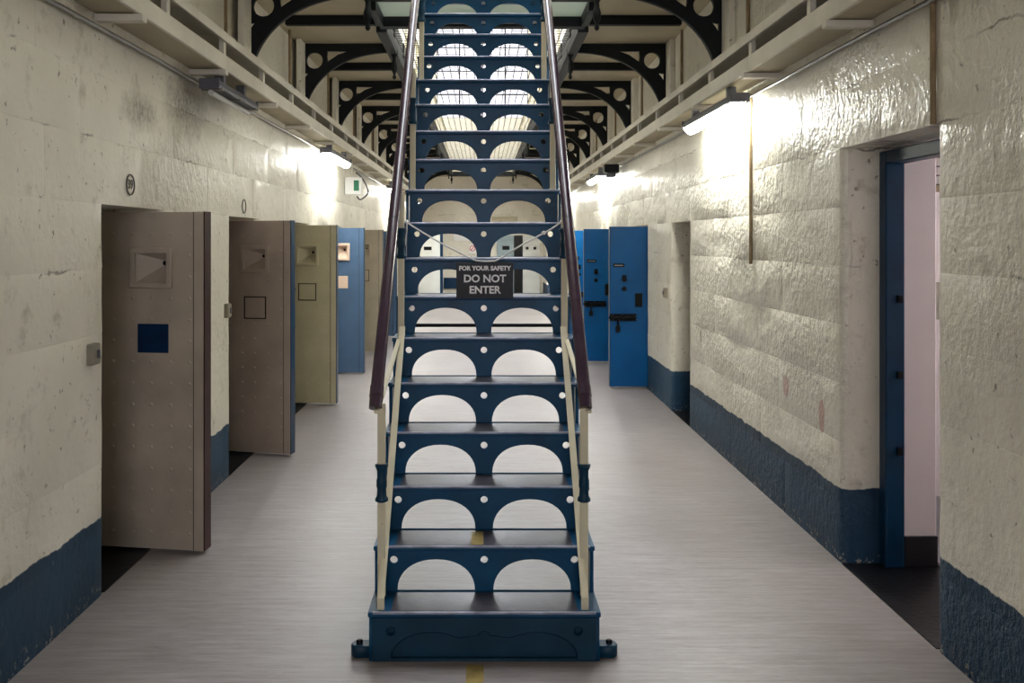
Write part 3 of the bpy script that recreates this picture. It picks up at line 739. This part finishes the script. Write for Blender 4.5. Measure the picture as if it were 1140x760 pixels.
def cell_door_outer(n, y_open, free_x, label):
    # local: x=0 at free edge, x=DW at hinge; outer face at y=0 looking -y
    d = empty('door_%d' % n, (free_x, y_open + .02, .02)); tag(d, label, 'door', kind='structure')
    G().box(0, DW, 0, DT, 0, DH, .003).obj('leaf', 'door_blue', d)
    G().box(-.006, 0, -.004, DT + .004, -.002, DH + .002, .001).obj('edge_strip', 'frame_blue', d)
    G().box(0, DW, -.004, -.0005, .70, .76, .001).obj('cover_strip', 'door_blue', d)
    tag(rivets([.035, .12, .21, .30, .42, .55], [.08 + .105 * k for k in range(17)], [(.0, .33, .62, .85)], -.0005, .008).obj('rivet_field', 'door_blue', d), kind='stuff')
    G().box(.035, .165, -.016, -.0005, 1.395, 1.435, .004).obj('slot_plate', 'lock_black', d)
    G().box(.05, .15, -.018, -.016, 1.408, 1.42, .0008).obj('slot', 'steel', d)
    G().lathe([(.026, -.02), (.03, -.014), (.03, -.0005)], (.165, 0, 1.25), 12, 'y').box(.14, .19, -.014, -.0005, 1.235, 1.30, .003).obj('spyhole_cover', 'lock_black', d)
    G().lathe([(.022, -.018), (.028, -.012), (.028, -.0005)], (.165, 0, 1.14), 12, 'y').obj('spyhole_cover', 'lock_black', d)
    b = G().box(-.005, .305, -.012, -.005, .765, .85, .002).obj('bolt_plate', 'lock_black', d)
    G().tube([(-.02, -.03, .808), (.30, -.03, .808)], .017, 10).obj('bolt', 'lock_black', b)
    for x in (.02, .13, .26): G().box(x, x + .025, -.052, -.012, .775, .84, .003).obj('staple', 'lock_black', b)
    G().tube([(.09, -.034, .79), (.09, -.036, .70)], .012, 8).box(.06, .115, -.05, -.02, .64, .71, .006).obj('padlock', 'lock_black', b)
    G().box(.29, .372, -.03, -.0005, .93, 1.09, .004).obj('lock_case', 'lock_black', d)
    return d
cell_door_outer(7, 10.46, 1.49, 'near bright blue cell door standing open on the right wall')
cell_door_outer(8, 12.66, 1.44, 'second bright blue cell door on the right, behind the near one')
cell_door_outer(9, 14.86, 1.44, 'third bright blue cell door on the right, mostly hidden by the handrail')

# ------------------------------------------------------------------ small things on the walls
def plaque(y, z, s_, X, txt, label):
    o = empty('number_plaque', (X, y, z), -s_ * -PI / 2 if s_ > 0 else PI / 2); tag(o, label, 'plaque')
    me = plate('ring', [circ(0, 0, .056, 24, .056), circ(0, 0, .050, 24, .050)], .006); put('ring', me, 'plaque', o).location = (0, -.006, 0)
    if txt: put('lettering', lettering(txt, .07, .001), 'plaque', o).location = (0, -.006, 0)
    return o
plaque(4.72, 2.02, -1, XL, '39', 'oval number plaque reading 39 above the nearest left doorway')
plaque(6.97, 1.99, -1, XL, '', 'worn oval plaque above the second left doorway')
o = plaque(4.22, 2.36, 1, XR, '', 'faint oval ring moulded above the near right doorway')
for c in o.children: c.data.materials[0] = M['wall_plain']
def switch(y, z, s_, X, label, w=.085, h=.10):
    o = empty('switch_box', (X, y, z)); tag(o, label, 'switch')
    a, b = sorted((-s_ * -.004, -s_ * .032)); G().box(a, b, -w / 2, w / 2, -h / 2, h / 2, .006).obj('case', 'switch', o)
    a, b = sorted((-s_ * .032, -s_ * .04)); G().box(a, b, .0, .022, -.02, .02, .002).obj('rocker', 'lamp_grey', o)
switch(4.25, 1.19, -1, XL, 'grey switch box beside the nearest left doorway')
switch(6.49, 1.22, -1, XL, 'grey switch box beside the second left doorway')
switch(9.36, 1.18, 1, XR, 'small grey switch box beyond the narrow doorway on the right')
switch(8.72, 1.25, -1, XL, 'grey switch box beside the third left doorway')
p = G().tube([(XR - .014, 6.38, EYE + 1.04), (XR - .014, 6.38, 1.56)], .012, 8).obj('wall_pipe', 'brown_pipe'); tag(p, 'thin vertical pipe on the right wall beside the lit lamp', 'pipe')
p = G().tube([(XR - .014, 3.80, EYE + 1.04), (XR - .014, 3.80, 2.22)], .013, 8).obj('wall_pipe', 'brown_pipe'); tag(p, 'thin vertical pipe on the right wall above the near doorway', 'pipe')
for s_, X, side in ((-1, XL, 'left'), (1, XR, 'right')):
    for k in range(5):
        yy = B0 + STEP * k - .62
        p = G().tube([(X - s_ * .016, yy, 3.05), (X - s_ * .016, yy, SOF)], .013, 8).obj('wall_pipe', 'brown_pipe')
        tag(p, 'thin brown pipe on the upper %s wall just before the %s arch bracket' % (side, ORD[k]), 'pipe', 'upper wall pipes')
        pil = G().box(*sorted((X, X - s_ * .05)), B0 + STEP * k - .25, B0 + STEP * k - .04, 3.06, SOF, .004).obj('pilaster', 'wall_plain', wall_l if s_ < 0 else wall_r)
eb_ = empty('exit_box', (XL + .10, 12.05, 2.44)); tag(eb_, 'white box sign with a green panel hanging under the left duct', 'sign')
G().box(-.09, .13, 0, .09, -.1, .13, .004).obj('case', 'paper', eb_); G().box(.03, .10, -.006, -.0005, -.05, .09, .001).obj('panel', 'green', eb_); G().box(-.01, .01, .03, .05, .13, .335).obj('hanger', 'white_wood', eb_)
cb = G().tube(smooth([(XL + .03, 13.0, 2.70), (XL + .10, 13.2, 2.62), (XL + .14, 13.5, 2.45), (XL + .06, 13.3, 2.33), (XL + .03, 13.1, 2.36)]), .012, 7).obj('loose_cable', 'lamp_grey'); tag(cb, 'loose loop of cable hanging below the left duct', 'cable')
fb = empty('floodlight', (XR - .16, 12.3, 2.59)); tag(fb, 'dark box floodlight under the right duct above the blue doors', 'lamp')
G().box(-.1, .1, -.09, .09, .06, .17, .01).obj('case', 'lock_black', fb); G().box(-.06, .06, -.06, .06, .0, .06, .01).obj('visor', 'lamp_grey', fb)

# ------------------------------------------------------------------ the far end
D = 28.47; px = lambda x: (x - 537) * D / 1000; pz = lambda y: EYE - (y - 267) * D / 1000
d10 = empty('door_10', (XL + .03, 25.6, .02)); tag(d10, 'white door leaf with a blue edge standing open at the far left', 'door', kind='structure')
G().box(0, .62, 0, .06, 0, 1.86, .003).obj('leaf', 'door_white', d10); G().box(.62, .70, -.01, .07, 0, 1.90, .003).obj('edge_strip', 'frame_blue', d10); G().box(.16, .38, -.012, -.0005, 1.42, 1.52, .002).obj('slot', 'lock_black', d10)
d11 = empty('door_11', (px(553), D, .0)); tag(d11, 'grey door in the far wall to the right', 'door', kind='structure')
w_ = px(572) - px(553)
G().box(0, w_, -.05, 0, 0.01, pz(262), .003).obj('leaf', 'door_grey', d11); G().box(.18, .40, -.065, -.0505, 1.42, 1.54, .002).obj('slot', 'lock_black', d11)
dk = G().box(px(572) + .005, px(582) - .005, D - .04, D, .01, pz(262), .003).obj('door_panel', 'sign_black'); tag(dk, 'narrow black panel painted as the dark doorway between the two far doors', 'panel')  # flat black sheet in place of the dark opening between the leaves
d12 = empty('door_12', (px(582), D, .0)); tag(d12, 'pale door in the far wall at the extreme right', 'door', kind='structure')
G().box(0, px(601) - px(582), -.05, 0, .01, pz(262), .003).obj('leaf', 'door_white', d12)
for x in (.14, .38): G().lathe([(.045, -.02), (.05, -.0005)], (x, -.05, 1.47), 12, 'y').obj('knob', 'lock_black', d12)
fs = empty('fire_sign', (px(526), D, pz(277))); tag(fs, 'white notice with a red prohibition ring on the far wall', 'sign')
G().box(-.11, .11, -.01, .02, -.15, .15, .001).obj('board', 'paper', fs); put('ring', plate('ring', [circ(0, .02, .095, 24), circ(0, .02, .072, 24)], .004), 'red', fs).location = (0, -.013, 0)
put('slash', plate('slash', [[(-.065, -.03), (-.05, -.045), (.065, .07), (.05, .085)]], .003), 'red', fs).location = (0, -.0125, 0)
bp = G().box(px(494), px(522), D - .03, D + .02, pz(321), pz(309), .003).obj('wall_board', 'frame_blue'); tag(bp, 'long blue board low on the far wall', 'board')
wn = G().box(px(505), px(525), D - .012, D + .02, pz(268), pz(256), .001).obj('notice', 'paper'); tag(wn, 'large white board painted as bright window reflections above the red ring sign', 'notice')  # white sheet in place of bright window reflections on the end wall
gs = G().box(px(548), px(576), D - .10, D + .02, pz(246), pz(241), .003).obj('shelf', 'soffit'); tag(gs, 'small grey shelf on the far wall above the grey door', 'shelf')
